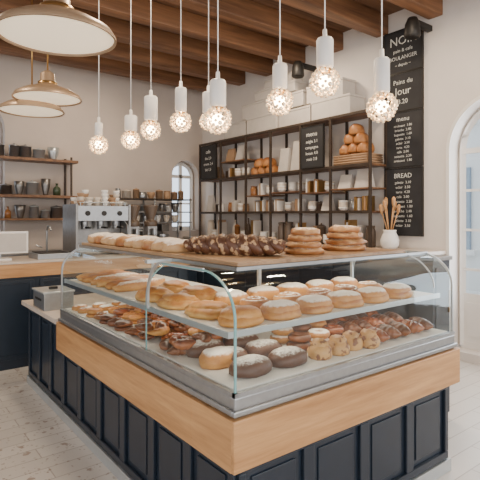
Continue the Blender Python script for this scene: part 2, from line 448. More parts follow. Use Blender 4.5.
def arched_window(name, axis, pos, c, hw, z0, zs, panel=False):
    b = B(name, M_white)
    T = (lambda u, z, o=0: (pos+o, u, z)) if axis == 'X' else (lambda u, z, o=0: (u, pos+o, z))
    b.tube([T(u, z) for u, z in arch_path(c, hw-0.035, z0+0.03, zs)], 0.045, M_white, seg=4, smooth=False)
    def bar(u0, z0_, u1, z1_, t=0.018):
        lo = T(min(u0, u1)-t*(u0 == u1), min(z0_, z1_)-t*(z0_ == z1_), -0.02); hi = T(max(u0, u1)+t*(u0 == u1), max(z0_, z1_)+t*(z0_ == z1_), 0.02)
        b.box(lo, hi, M_white)
    bar(c, z0, c, zs+hw-0.06, 0.03)
    bar(c-hw+0.03, z0+0.04, c+hw-0.03, z0+0.04, 0.04)
    n = max(2, round((zs-z0)/0.42))
    for k in range(1, n+1):
        z = z0+(zs-z0)*k/n; bar(c-hw+0.03, z, c+hw-0.03, z, 0.03 if k == n else 0.014)
    if hw > 0.4:
        bar(c-hw/2, z0, c-hw/2, zs+hw*0.8, 0.012); bar(c+hw/2, z0, c+hw/2, zs+hw*0.8, 0.012)
    if panel:
        b.box(T(c-hw+0.04, z0+0.05, -0.015), T(c+hw-0.04, z0+0.62, 0.015), M_white)
        for sgn in (-1, 1):
            b.box(T(c+sgn*hw/2-0.17, z0+0.15, -0.03), T(c+sgn*hw/2+0.17, z0+0.52, 0.0), M_white)
    pts = arch_path(c, hw-0.03, z0+0.02, zs)
    b.poly([T(u, z, 0.005) for u, z in pts], M_wglass)
    return b.done(recalc=False)
arched_window('window_1', 'X', XW+0.2, 2.26, 0.55, 0.10, 2.32, True)
arched_window('window_2', 'X', XW+0.2, 0.2, 0.55, 0.10, 2.32, True)
arched_window('window_3', 'Y', YW+0.2, 4.76, 0.29, 1.3, 2.34)
arched_window('window_4', 'Y', YW+0.2, 1.25, 0.36, 1.3, 2.9)
for k, xx in enumerate((-1.9, 0.8, 3.5)):
    b = B('window_%d' % (5+k), M_black)  # frame for an opening added behind the camera for light
    for x in (xx-1.07, xx, xx+1.07): b.box((x-0.025, YB-0.18, 0.4), (x+0.025, YB-0.12, 3.4), M_black)
    for z in (0.43, 2.6, 3.37): b.box((xx-1.1, YB-0.17, z-0.025), (xx+1.1, YB-0.13, z+0.025), M_black)
    b.done()
for k, yy in enumerate((-1.2, 1.6, 4.4)):
    b = B('window_%d' % (8+k), M_black)  # frame for a light opening added in the unseen left wall
    for y in (yy-0.87, yy, yy+0.87): b.box((XL-0.18, y-0.025, 0.5), (XL-0.12, y+0.025, 3.3), M_black)
    for z in (0.53, 2.5, 3.27): b.box((XL-0.17, yy-0.9, z-0.025), (XL-0.13, yy+0.9, z+0.025), M_black)
    b.done()

b = B('street_ground', M_facade); b.box((5.6, -8, -0.3), (16, 16, -0.15), M_facade); b.done()
b = B('street_building', M_facade)
b.box((11, -6, -0.15), (12, 14, 7), M_facade)
for k in range(9):
    y = -5+k*2.1
    for z in (0.8, 3.8):
        b.box((10.94, y, z), (11.02, y+1.0, z+1.9), M_facwin)
        b.box((10.86, y-0.12, z-0.12), (11.0, y+1.12, z), M_white)
b.done()

# ---------------------------------------------------------------- island counter
CX, CY = 1.18, 1.56
EX, EY, WD = 2.91, 3.83, 0.81
YE = 4.90
isl = empty('display_counter')
b = B('counter_base', M_navy)
bx0, by0 = CX+0.04, CY+0.04
IX, IY = CX+0.78, CY+0.78
b.box((bx0, by0, 0.0), (EX-0.04, IY, 0.56), M_navy)
b.box((bx0, IY-0.01, 0.0), (IX, YE-0.05, 0.74), M_navy)
def panelsX(xa, xb, n, y, z0, z1):
    w = (xb-xa)/n; t = 0.045; pr = 0.02
    b.box((xa, y-pr, z0), (xb, y, z0+t), M_navy); b.box((xa, y-pr, z1-t), (xb, y, z1), M_navy)
    for k in range(n+1):
        x = xa+k*w; b.box((max(xa, x-t/1.3), y-pr, z0+t), (min(xb, x+t/1.3), y, z1-t), M_navy)
        if k < n:
            b.box((x+t+0.03, y-0.008, z0+t+0.035), (x+w-t-0.03, y, z1-t-0.035), M_navy)
def panelsY(ya, yb, n, x, z0, z1):
    w = (yb-ya)/n; t = 0.045; pr = 0.02
    b.box((x-pr, ya, z0), (x, yb, z0+t), M_navy); b.box((x-pr, ya, z1-t), (x, yb, z1), M_navy)
    for k in range(n+1):
        y = ya+k*w; b.box((x-pr, max(ya, y-t/1.3), z0+t), (x, min(yb, y+t/1.3), z1-t), M_navy)
        if k < n:
            b.box((x-0.008, y+t+0.03, z0+t+0.035), (x, y+w-t-0.03, z1-t-0.035), M_navy)
panelsX(bx0, EX-0.04, 4, by0, 0.08, 0.56)
panelsY(by0, EY, 6, bx0, 0.08, 0.56)
panelsY(EY, YE-0.05, 3, bx0, 0.08, 0.74)
b.done(0.004, parent=isl)
b = B('counter_plinth', M_steel)
b.box((bx0-0.03, by0-0.03, 0), (EX-0.02, by0, 0.075), M_frame); b.box((bx0-0.03, by0, 0), (bx0, YE-0.03, 0.075), M_frame)
b.box((EX-0.04, by0, 0), (EX-0.02, IY, 0.075), M_frame)
b.done(0.003, parent=isl)
b = B('counter_band_front', M_oakx); b.box((CX-0.02, CY-0.02, 0.55), (EX+0.03, IY+0.02, 0.765), M_oakx); b.done(0.006, parent=isl)
b = B('counter_band_side', M_oaky); b.box((CX-0.021, CY+0.3, 0.551), (IX+0.02, EY+0.02, 0.764), M_oaky)
b.box((CX-0.0205, CY+0.0, 0.5505), (CX+0.02, CY+0.35, 0.7645), M_oaky)
b.done(0.0, parent=isl)
b = B('side_worktop', M_stone); b.box((CX-0.03, EY+0.02, 0.745), (IX+0.02, YE, 0.785), M_stone); b.done(0.004, parent=isl)

case = empty('pastry_display_case')
ZB, ZT = 0.85, 1.352
gx, gy = CX+0.012, CY+0.012
b = B('case_base', M_steel)
b.box((CX, CY, 0.766), (EX, CY+WD, ZB), M_steel); b.box((CX+0.0005, CY+WD-0.01, 0.766), (CX+WD, EY, ZB), M_steel)
b.box((CX-0.014, CY-0.014, 0.775), (EX+0.01, CY, 0.80), M_steel); b.box((CX-0.014, CY, 0.775), (CX, EY, 0.80), M_steel)
b.done(0.006, parent=case)
b = B('case_deck', M_shelfwhite)
b.box((CX+0.03, CY+0.03, ZB), (EX-0.03, CY+WD-0.03, ZB+0.02), M_shelfwhite)
b.box((CX+0.03, CY+WD-0.03, ZB), (CX+WD-0.03, EY-0.03, ZB+0.02), M_shelfwhite)
b.done(0.003, parent=case)
ZM = 1.095
b = B('case_middle_shelf', M_shelfwhite)
b.box((CX+0.035, CY+0.09, ZM-0.018), (EX-0.035, CY+WD-0.05, ZM), M_shelfwhite)
b.box((CX+0.06, CY+WD-0.05, ZM-0.018), (CX+WD-0.05, EY-0.035, ZM), M_shelfwhite)
b.box((CX+0.03, CY+0.08, ZM-0.022), (EX-0.03, CY+0.09, ZM+0.008), M_frame)
b.box((CX+0.025, CY+0.08, ZM-0.022), (CX+0.035, EY-0.03, ZM+0.008), M_frame)
b.done(0.002, parent=case)
RY, RZ = 0.24, 0.19
def prof_front(h0, hend, r=RY):
    p = [(h0, ZB), (h0, ZT-RZ)]
    for k in range(1, 13):
        a = pi/2*k/12; p.append((h0+r*(1-math.cos(a)), ZT-RZ+RZ*math.sin(a)))
    p.append((hend, ZT)); return p
def prof_full(h0, h1, r=RY):
    a = prof_front(h0, h1-0.1)[:-1]
    q = [(h1-(h-h0)*0.7, z) for h, z in a][::-1]
    return a+q
b = B('case_glass_panels', M_glass)
b.sheet(prof_front(gy, CY+WD-0.02), 'X', CX+0.012, EX-0.012, M_glass)
b.sheet(prof_front(gx, CX+WD-0.02), 'Y', CY+WD, EY-0.012, M_glass)
for x in (CX+0.012, EX-0.012):
    b.poly([(x, h, z) for h, z in prof_full(gy, CY+WD-0.012)], M_glass)
b.poly([(h, EY-0.012, z) for h, z in prof_full(gx, CX+WD-0.012)], M_glass)
b.done(parent=case, recalc=False)
b = B('case_frame', M_frame)
pf = prof_full(gy, CY+WD-0.012)
half = len(pf)//2
rear = pf[half-1:-1]+[(pf[-1][0], ZM)]
b.ribbon(rear, 'X', CX+0.012, 0.012, 0.016, M_frame)
b.ribbon(pf[half-1:], 'X', EX-0.012, 0.012, 0.014, M_frame)
b.ribbon(pf[:half+1], 'X', EX-0.012, 0.010, 0.014, M_frame)
b.ribbon(pf[1:half+1], 'X', EX-0.22, 0.006, 0.008, M_frame)
b.ribbon(prof_full(gx, CX+WD-0.012), 'Y', EY-0.012, 0.012, 0.012, M_steel)
b.box((CX+0.15, CY+RY-0.055, ZT-0.010), (EX, CY+RY-0.035, ZT+0.008), M_steel)
b.box((CX+RY-0.09, CY+RY-0.05, ZT-0.010), (CX+RY-0.07, EY, ZT+0.008), M_steel)
b.box((CX, CY+WD-0.03, ZT-0.012), (EX, CY+WD, ZT+0.006), M_frame)
b.box((CX+WD-0.03, CY+WD, ZT-0.012), (CX+WD, EY, ZT+0.006), M_frame)
b.box((CX, CY, ZB), (EX, CY+0.02, ZB+0.018), M_steel); b.box((CX, CY, ZB), (CX+0.02, EY, ZB+0.018), M_steel)
for (x, y) in ((CX+WD-0.015, CY+WD-0.015), (EX-0.02, CY+WD-0.015), (CX+WD-0.015, EY-0.02)):
    b.box((x-0.01, y-0.01, ZB), (x+0.01, y+0.01, ZT-0.01), M_frame)
b.done(parent=case)
b = B('case_glass_edge', M_edge)
b.ribbon(pf[:half+1], 'X', CX+0.010, 0.010, 0.007, M_edge)
b.ribbon(prof_front(gx, CX+WD-0.02)[:14], 'Y', CY+WD+0.004, 0.006, 0.006, M_edge)
b.done(parent=case)
b = B('case_top_board', M_boardwood)
b.box((CX+0.16, CY+0.19, ZT+0.009), (2.66, CY+WD-0.03, ZT+0.029), M_boardwood)
b.box((CX+0.16, CY+WD-0.03, ZT+0.009), (CX+WD-0.1, EY-0.03, ZT+0.029), M_boardwood)
b.done(0.003, parent=case)
ZTOP = ZT+0.029

# ---------------------------------------------------------------- pastries
b = B('floured_loaf', P_pale)
for k in range(10):
    yy = 2.50+k*0.135
    b.lump((1.47, yy, ZTOP), (0.22, 0.175, 0.072+0.008*(k % 2)), (P_pale, P_pale, P_gal)[k % 3], rotz=0.45, amp=0.16, freq=3)
b.done()
b = B('chocolate_braid', P_braid)
p0, p1 = Vector((1.46, 2.38, 0)), Vector((1.75, 1.89, 0)); d = (p1-p0); L = d.length; d.normalize(); nrm = Vector((-d.y, d.x, 0))
for s in range(3):
    pts = []; rad = []
    for k in range(81):
        t = k/80; ph = t*3.2*2*pi+s*2*pi/3
        e = math.sin(pi*min(1, max(0, 0.04+t*0.92)))**0.35
        q = p0+d*L*t+nrm*math.sin(ph)*0.052*e; q.z = ZTOP+0.050+0.024*math.sin(2*ph)*e
        pts.append(q); rad.append(0.042*e)
    b.tube(pts, rad, P_braid, seg=12)
b.done()
def stack(name, c, w, n, m, h):
    b = B(name, m)
    for k in range(n):
        rr = w*(1-0.08*k)
        b.lump((c[0]+random.uniform(-.01, .01), c[1]+random.uniform(-.01, .01), c[2]+k*h*0.84), (rr, rr, h), m, rotz=random.random()*6, amp=0.2, freq=5)
    b.done()
stack('galette_stack', (1.97, 1.95, ZTOP), 0.22, 4, P_gal, 0.042)
stack('galette_stack', (2.36, 1.98, ZTOP), 0.26, 4, P_gal, 0.044)

b = B('sugar_dusted_buns', P_sugar)
for k in range(6):
    xx = 1.37+k*0.243
    b.lump((xx, 1.765, ZM), (0.225, 0.185, 0.056), P_gold, rotz=random.uniform(-.2, .2), amp=0.07)
    b.lump((xx, 1.765, ZM+0.022), (0.205, 0.160, 0.060), P_gold if k == 0 else P_sugar, rotz=random.uniform(-.2, .2), amp=0.09)
for k in range(1, 6):
    xx = 1.37+k*0.243+0.03
    b.lump((xx, 2.21, ZM), (0.215, 0.17, 0.075), P_sugar, rotz=random.uniform(-.2, .2), amp=0.1)
b.done()
b = B('cinnamon_rolls', P_cinn)
for k in range(1, 6):
    b.swirl((1.40+k*0.243, 1.99, ZM), 0.095, (P_cinn, P_cinn, P_lsug)[k % 3], h=0.062, a0=k)
b.done()
b = B('flat_golden_loaves', P_flat)
for (x, y) in ((1.36, 2.02), (1.36, 2.31), (1.36, 2.60), (1.60, 2.48), (1.60, 2.77)):
    b.lump((x, y, ZM), (0.22, 0.27, 0.056), P_flat, amp=0.12, freq=4, rotz=random.uniform(-.15, .15))
    b.lump((x, y, ZM+0.02), (0.17, 0.22, 0.050), P_gold if x > 1.5 else P_flat, amp=0.2, freq=6)
b.done()
b = B('crusty_baguettes', P_lsug)
for k in range(6):
    yy = 3.02+k*0.135
    b.lump((1.48, yy, ZM), (0.44, 0.13, 0.062), (P_lsug, P_gold, P_flat)[k % 3], rotz=0.15, amp=0.14, freq=4, ridges=6)
b.done()
ZD = ZB+0.02
b = B('sugared_chocolate_rolls', P_choc)
for k in range(2):
    for j in range(3):
        b.lump((1.40+k*0.235, 1.73+j*0.19, ZD), (0.22, 0.155, 0.075), P_choc, rotz=random.uniform(-.1, .1), amp=0.06)
b.done()
b = B('chocolate_croissants', P_dark)
for k in range(5):
    for j in range(3):
        b.croissant((2.32+k*0.115, 1.73+j*0.2, ZD), 0.19, 0.09, (P_red, P_dark, P_dark)[(k+j) % 3], rotz=1.35+random.uniform(-.2, .2), bend=0.3)
b.done()
b = B('almond_cakes', P_sand)
for (x, y) in ((1.83, 1.70), (1.96, 1.69), (2.09, 1.71), (2.20, 1.68)):
    b.lump((x, y, ZD), (0.12, 0.12, 0.075), random.choice((P_sand, P_gold, P_sand)), amp=0.16, freq=4)
    b.lump((x, y, ZD+0.045), (0.085, 0.085, 0.05), random.choice((P_sand, P_dark)), amp=0.25, freq=4)
b.done()
b = B('ring_doughnuts', P_dark)
for (x, y, m) in ((1.85, 1.87, P_dark), (1.99, 1.86, P_sugar), (2.13, 1.88, P_red), (1.88, 2.04, P_sugar), (2.03, 2.04, P_dark), (2.17, 2.05, P_gold)):
    b.ring((x, y, ZD), 0.042, 0.027, m)
    b.ring((x+0.01, y+0.005, ZD+0.042), 0.040, 0.025, m)
b.done()
b = B('berry_twists', P_red)
random.seed(11)
for i in range(40):
    yy = 2.09+random.random()*0.62; xx = 1.27+random.random()*0.36
    b.croissant((xx, yy, ZD+random.choice((0, 0, 0.035, 0.06))), random.uniform(.11, .15), random.uniform(.05, .065), random.choice((P_red, P_dark, P_dark, P_gold)), rotz=random.random()*6, bend=0.7, ribs=5)
b.done()
b = B('powdered_cake', P_lsug)
b.lump((1.345, 1.915, ZD), (0.19, 0.15, 0.085), P_sugar, amp=0.08)
b.done()
b = B('spiced_biscuits', P_gold)
for i in range(5):
    for j in range(3):
        m = random.choice((P_gold, P_dark, P_cinn, P_red))
        if (i+j) % 2: b.swirl((1.29+j*0.15, 2.88+i*0.125, ZD), 0.060, m, h=0.045, a0=i+j)
        else:
            b.lump((1.29+j*0.15, 2.88+i*0.125, ZD), (0.12, 0.11, 0.03), m, amp=0.12, freq=5)
            b.lump((1.29+j*0.15, 2.88+i*0.125, ZD+0.026), (0.115, 0.105, 0.03), m, amp=0.12, freq=5)
b.done()
b = B('iced_biscuits', P_sugar)
for i in range(2):
    for j in range(3):
        b.lump((1.29+j*0.16, 3.56+i*0.13, ZD), (0.12, 0.10, 0.04), P_sugar if j else P_lsug, amp=0.08)
b.done()

b = B('steel_container', M_steel)
b.box((1.17, 4.22, 0.785), (1.42, 4.56, 0.93), M_steel); b.box((1.16, 4.21, 0.93), (1.43, 4.57, 0.945), M_frame)
b.box((1.26, 4.37, 0.945), (1.33, 4.41, 0.965), M_black)
b.box((1.165, 4.30, 0.86), (1.17, 4.48, 0.88), M_black)
b.done(0.008)

# ---------------------------------------------------------------- pendants
def pendant(r, f, z, rad=0.078, ch=0.17, cr=0.043):
    x, y = loc(r, f)
    b = B('crystal_pendant_lamp', M_white)
    zc = z+rad*0.85
    b.lathe((x, y, zc), [(0, 0), (cr*0.8, 0), (cr, 0.012), (cr, ch-0.012), (cr*0.85, ch), (0.014, ch+0.004), (0.012, ch+0.05), (0, ch+0.055)], M_white, 24)
    b.lathe((x, y, zc-0.02), [(0, 0), (cr*0.7, 0), (cr*0.7, 0.022), (0, 0.022)], M_brass, 20)
    b.cyl((x, y, (zc+ch+0.05+ZC)/2), 0.004, ZC-zc-ch-0.05, M_white, 8)
    b.lathe((x, y, ZC-0.03), [(0, 0), (0.04, 0), (0.05, 0.03)], M_white, 20)
    rr = bmesh.ops.create_uvsphere(b.bm, u_segments=12, v_segments=8, radius=rad*0.42, matrix=Matrix.Translation((x, y, z)))
    b._mark(rr['verts'], M_bulb, True)
    n = 90
    for k in range(n):
        zz = 1-2*(k+0.5)/n; a = k*2.39996; q = math.sqrt(1-zz*zz)
        p = Vector((q*math.cos(a), q*math.sin(a), zz))*rad*0.88
        M = Matrix.Translation(Vector((x, y, z))+p) @ Matrix.Rotation(a, 4, 'Z') @ Matrix.Rotation(k*1.1, 4, 'X')
        rr = bmesh.ops.create_icosphere(b.bm, subdivisions=1, radius=rad*(0.135+0.04*math.sin(k*5.3)), matrix=M)
        b._mark(rr['verts'], M_crys, False)
    b.done()
for a in ((0.769, 2.6, 2.185, 0.085, 0.19, 0.042), (0.478, 2.7, 2.348, 0.088, 0.17, 0.048), (0.242, 2.9, 2.283, 0.085, 0.155, 0.045),  # camera-frame offsets worked out from image pixels and assumed depths
          (-0.133, 2.9, 2.174, 0.088, 0.165, 0.05), (-0.235, 3.6, 2.30, 0.07, 0.16, 0.045), (-0.455, 3.7, 2.317, 0.085, 0.19, 0.045),
          (-0.723, 3.9, 2.29, 0.085, 0.20, 0.055), (-0.954, 4.2, 2.256, 0.085, 0.14, 0.055), (-1.234, 4.2, 2.2125, 0.085, 0.12, 0.035)):
    pendant(*a)

def dish(r, f, z, R):
    x, y = loc(r, f)
    b = B('dish_pendant_lamp', M_shade)
    b.lathe((x, y, z), [(R, 0), (R*1.0, 0.012), (R*0.93, 0.045), (R*0.7, 0.085), (R*0.42, 0.115), (0.085, 0.14), (0.07, 0.15), (0.065, 0.24), (0.03, 0.27), (0.0, 0.275)], M_shade, 48)
    b.lathe((x, y, z), [(R, 0), (R*0.965, 0.0), (R*0.955, 0.015)], M_shade, 48)
    b.lathe((x, y, z), [(R*0.958, 0.012), (R*0.7, 0.004), (R*0.3, -0.002), (0, -0.003)], M_diff, 48)
    b.lathe((x, y, z+0.14), [(0.088, 0), (0.088, 0.02), (0.07, 0.022)], M_brass, 32)
    b.cyl((x, y, (z+0.27+ZC)/2), 0.008, ZC-z-0.27, M_brass, 8)
    b.lathe((x, y, ZC-0.03), [(0, 0), (0.05, 0), (0.06, 0.03)], M_brass, 20)
    b.done(recalc=False)
dish(-0.97, 2.55, 2.54, 0.305)  # dish offsets likewise estimated from image pixels and an assumed diameter
dish(-1.83, 4.57, 2.70, 0.31)
dish(-2.10, 4.85, 2.64, 0.31)

# ---------------------------------------------------------------- back counter + shelving
ZK = 1.2
b = B('back_counter', M_navy)
b.box((4.72, 2.88, 0), (XW-0.03, YW-0.02, ZK-0.04), M_navy)
b.box((4.69, 2.85, ZK-0.04), (XW-0.005, YW-0.005, ZK), M_stone)
for k in range(8):
    y = 2.95+k*0.6
    b.box((4.70, y, 0.1), (4.72, y+0.54, ZK-0.1), M_navy)
b.done(0.004)
b = B('serving_cabinet', M_navy)
b.box((3.36, 1.97, 0.06), (3.60, 2.60, 1.25), M_navy); b.box((3.345, 1.955, 1.25), (3.615, 2.615, 1.28), M_dksteel)
b.box((3.375, 1.985, 0), (3.585, 2.585, 0.06), M_black)
b.box((3.385, 1.958, 0.12), (3.575, 1.97, 0.62), M_navy); b.box((3.385, 1.958, 0.68), (3.575, 1.97, 1.20), M_navy)
b.box((3.55, 1.945, 0.85), (3.56, 1.958, 1.02), M_brass)
b.done(0.004)

SX0, SX1 = 4.78, XW-0.002
cols = [3.63, 4.26, 4.81, 5.45, 6.05, 6.75, 7.40]
lv = [ZK, 1.64, 2.22, 2.87]
b = B('open_shelving_unit', M_dkframe)
for y in cols:
    for x in (SX0, SX1-0.03):
        b.box((x, y-0.016, ZK), (x+0.03, y+0.016, lv[-1]+0.02), M_dkframe)
    b.box((SX0, y-0.01, lv[-1]-0.01), (SX1, y+0.01, lv[-1]+0.02), M_dkframe)
for z in lv[1:]:
    b.box((SX0+0.01, cols[0], z-0.012), (SX1-0.01, cols[-1], z+0.012), M_brownwood)
    b.box((SX0-0.002, cols[0], z-0.018), (SX0+0.02, cols[-1], z+0.018), M_dkframe)
for (i, z) in ((0, 1.93), (2, 1.93), (3, 1.9), (4, 2.5), (1, 1.9)):
    b.box((SX0+0.01, cols[i], z-0.01), (SX1-0.01, cols[i+1], z+0.01), M_brownwood)
b.box((SX1-0.03, 3.67, lv[-1]), (SX1, 3.70, 3.85), M_dkframe)
b.done(0.002)

b = B('bread_basket', M_kraft)
z0 = 2.232
b.box((SX0+0.03, 3.68, z0), (SX1-0.04, 4.21, z0+0.02), M_kraft)
for z in (0.03, 0.06, 0.09, 0.12):
    b.tube([(SX0+0.03, 3.68, z0+z), (SX1-0.04, 3.68, z0+z), (SX1-0.04, 4.21, z0+z), (SX0+0.03, 4.21, z0+z), (SX0+0.03, 3.68, z0+z)], 0.014, M_kraft, seg=6)
random.seed(3)
for (y, z) in ((3.78, .03), (3.94, .03), (4.10, .03), (3.80, .15), (3.95, .16), (4.1, .15), (3.86, .27), (4.02, .28), (3.94, .39)):
    b.lump((SX0+0.15, y, z0+z), (0.22, 0.17, 0.14), P_bread, amp=0.12, rotz=random.uniform(-.3, .3))
b.done()
b = B('rustic_bread_loaves', P_bread)
for (y, z) in ((5.58, 0), (5.76, 0), (5.93, 0), (5.66, 0.12), (5.85, 0.12)):
    b.lump((SX0+0.17, y, 2.232+z), (0.24, 0.19, 0.15), P_bread, amp=0.1)
b.done()
b = B('paper_bags', M_kraft)
for (y, z, h, w) in ((6.95, 2.232, .22, .16), (3.80, 1.942, .23, .22), (4.08, 1.942, .18, .2), (4.4, 1.652, .2, .15), (6.3, 2.51, .25, .2), (6.58, 2.51, .22, .2), (7.2, 1.652, .3, .16), (4.97, 2.232, .44, .2), (5.24, 2.232, .36, .2)):
    vs = b.box((SX0+0.06, y-w/2, z), (SX0+0.2, y+w/2, z+h), random.choice((M_kraft, M_paper)) if z > 2 else M_paper)
    for v in vs:
        if v.co.z > z+h*0.9: v.co.x = SX0+0.13+(v.co.x-SX0-0.13)*0.15; v.co.y = y+(v.co.y-y)*0.9
b.done()

def vessel(b, c, r, h, m, kind=0):
    if kind == 0: pr = [(0, 0), (r*0.9, 0), (r, h*0.08), (r, h*0.75), (r*0.8, h*0.85), (r*0.8, h*0.9), (r*0.88, h*0.91), (r*0.88, h), (0, h)]
    elif kind == 1: pr = [(0, 0), (r, 0), (r, h*0.55), (r*0.8, h*0.66), (r*0.33, h*0.76), (r*0.3, h*0.96), (r*0.38, h*0.96), (r*0.38, h), (0, h)]
    elif kind == 2: pr = [(0, 0), (r*0.5, 0), (r*0.55, h*0.1), (r*0.9, h*0.6), (r, h), (r*0.92, h), (r*0.8, h*0.6), (r*0.4, h*0.2), (0, h*0.18)]
    elif kind == 3: pr = [(0, 0), (r, 0), (r, h*0.8), (r*1.06, h*0.8), (r*1.06, h*0.84), (r*0.6, h*0.92), (r*0.15, h*0.94), (r*0.15, h), (0, h)]
    b.lathe(c, pr, m, 18)
random.seed(21)
jars = B('storage_jars', M_ceram); bott = B('bottles', M_green); bowls = B('stacked_bowls', M_ceram); books = B('recipe_books', M_paper)
for i in range(6):
    ya, yb_ = cols[i]+0.05, cols[i+1]-0.05
    for z in (ZK, 1.652, 1.91 if i in (1, 3) else (1.942 if i == 2 else None), 2.232 if i == 4 else None):
        if z is None: continue
        y = ya+0.04
        while y < yb_-0.03:
            t = random.random(); r = random.uniform(0.04, 0.065)
            x = SX0+0.12+random.uniform(-.03, .05)
            if i == 1 and z == 1.652 and y < 4.5: y += 0.1; continue
            if i == 5 and z == 1.652 and y > 7.05: y += 0.1; continue
            hs = 0.2 if z != ZK else 0.34
            if t < 0.40: vessel(jars, (x, y, z), r*1.1, random.uniform(.6, 1)*hs, random.choice((M_ceram, M_dkcer, M_steel, M_amber, M_kraft, M_white)), random.choice((0, 0, 3)))
            elif t < 0.50: vessel(bott, (x, y, z), r*0.75, random.uniform(.9, 1.1)*hs, random.choice((M_green, M_amber, M_ceram, M_dkcer)), 1)
            elif t < 0.75:
                r = 0.07
                for q in range(5): vessel(bowls, (x, y+0.02, z+q*0.022), r, 0.05, random.choice((M_ceram, M_white, M_white)), 2)
                y += 0.03
            else:
                for q in range(3):
                    hh = random.uniform(.75, 1)*hs; books.box((SX0+0.05, y-0.02+q*0.028, z), (SX0+0.2, y+0.004+q*0.028, z+hh), random.choice((M_paper, M_kraft, M_white, M_brass)))
                y += 0.03
            y += 2*r+0.012
jars.done(); bott.done(); bowls.done(); books.done()

b = B('pale_storage_boxes', M_paper)
zt = lv[-1]+0.02
for (ya, yb_, z, h, d) in ((3.95, 4.62, 0, .26, .30), (4.66, 5.30, 0, .24, .28), (5.34, 6.05, 0, .26, .30), (6.1, 6.7, 0, .25, .28),
                        (4.1, 4.75, .26, .24, .26), (4.8, 5.5, .26, .22, .28), (5.55, 6.2, .26, .24, .27), (5.0, 5.9, .51, .16, .25), (5.1, 5.7, .68, .13, .22)):
    b.box((SX1-0.03-d, ya, zt+z), (SX1-0.03, yb_, zt+z+h-0.035), M_paper)
    b.box((SX1-0.03-d-0.006, ya-0.006, zt+z+h-0.035-0.0), (SX1-0.024, yb_+0.006, zt+z+h-0.003), M_paper)
b.done(0.006)

def text_into(b, s, y, z, size, x):
    cu = bpy.data.curves.new('t', 'FONT'); cu.body = s; cu.size = size; cu.align_x = 'CENTER'; cu.extrude = 0.0008; cu.resolution_u = 2
    o = bpy.data.objects.new('t', cu); COL.objects.link(o)
    dg = bpy.context.evaluated_depsgraph_get(); dg.update()
    me = bpy.data.meshes.new_from_object(o.evaluated_get(dg))
    Mx = Matrix(((0, 0, -1, x), (-1, 0, 0, y), (0, 1, 0, z), (0, 0, 0, 1)))
    me.transform(Mx); n0 = len(b.bm.faces); b.bm.from_mesh(me)
    b.bm.faces.ensure_lookup_table(); i = b.mi(M_chalk)
    for f in b.bm.faces[n0:]: f.material_index = i
    bpy.data.objects.remove(o, do_unlink=True)
def chalkboard(ya, yb_, za, zb, lines, x=XW, name='chalkboard_menu'):
    b = B(name, M_board)
    b.box((x-0.03, ya, za), (x-0.002, yb_, zb), M_board)
    for (p, q) in (((ya-0.012, za-0.012), (ya, zb+0.012)), ((yb_, za-0.012), (yb_+0.012, zb+0.012)), ((ya, za-0.012), (yb_, za)), ((ya, zb), (yb_, zb+0.012))):
        b.box((x-0.036, p[0], p[1]), (x-0.002, q[0], q[1]), M_black)
    for (s, dz, size) in lines: text_into(b, s, (ya+yb_)/2, zb-dz, size, x-0.0315)
    b.done(recalc=False)
chalkboard(3.14, 3.64, 3.34, 3.84, [('NOIR', .17, .15), ('pain & cafe', .26, .06), ('BOULANGER', .35, .065), ('~ depuis ~', .43, .05)])
chalkboard(3.14, 3.64, 2.87, 3.31, [('Pains du', .12, .08), ('Jour', .25, .13), ('3.20', .36, .08)])
men = ['croissant  1.80', 'brioche  2.40', 'baguette  1.60', 'galette  3.10', 'eclair  3.50', 'tarte  4.20', 'cafe  2.00', 'noisette  2.20']
chalkboard(3.14, 3.64, 2.19, 2.84, [('menu', .10, .08)]+[(men[k % 8], .17+k*.053, .042) for k in range(9)])
chalkboard(3.14, 3.64, 1.36, 2.16, [('BREAD', .11, .08)]+[(men[(k+3) % 8], .18+k*.058, .045) for k in range(10)])
chalkboard(4.36, 4.76, 2.25, 2.80, [('menu', .13, .09), ('seigle 3.1', .22, .06), ('campagne', .30, .06), ('levain 4.0', .38, .06), ('mais 2.8', .46, .06)], SX0+0.005, 'small_chalkboard')
chalkboard(6.85, 7.3, 2.25, 2.82, [('cafe', .13, .09), ('the 2.0', .24, .07), ('creme 2.4', .34, .07), ('lait 1.5', .44, .07)], SX0+0.005, 'small_chalkboard')

b = B('utensil_jar', M_white)
ux, uy = 4.86, 3.40
b.lathe((ux, uy, ZK), [(0, 0), (0.075, 0), (0.105, 0.05), (0.11, 0.10), (0.085, 0.17), (0.07, 0.20), (0.08, 0.225), (0.072, 0.225), (0.062, 0.2), (0, 0.18)], M_white, 28)
for k in range(6):
    a = k*1.05; dx, dy = 0.03*math.cos(a), 0.03*math.sin(a)
    tx, ty = dx*3.2, dy*3.2
    h = 0.50+0.05*math.sin(k*2.1)
    b.tube([(ux+dx*.5, uy+dy*.5, ZK+0.17), (ux+tx, uy+ty, ZK+h)], 0.007, M_oakx, seg=6)
    b.tube([(ux+tx*0.93, uy+ty*0.93, ZK+h-0.05), (ux+tx, uy+ty, ZK+h), (ux+tx*1.07, uy+ty*1.07, ZK+h+0.05), (ux+tx*1.1, uy+ty*1.1, ZK+h+0.07)], [0.008, 0.020, 0.022, 0.008], M_oakx, seg=10)
b.done()

def spot(x, y, z):
    b = B('black_spotlight', M_black)
    b.box((x+0.10, y-0.03, z-0.03), (XW-0.002, y+0.03, z+0.03), M_black)
    b.lathe((x+0.06, y, z-0.18), [(0, 0.02), (0.075, 0.0), (0.09, 0.02), (0.08, 0.15), (0.05, 0.22), (0, 0.23)], M_black, 20)
    b.done()
spot(4.72, 4.85, 3.72); spot(4.72, 3.05, 3.75)

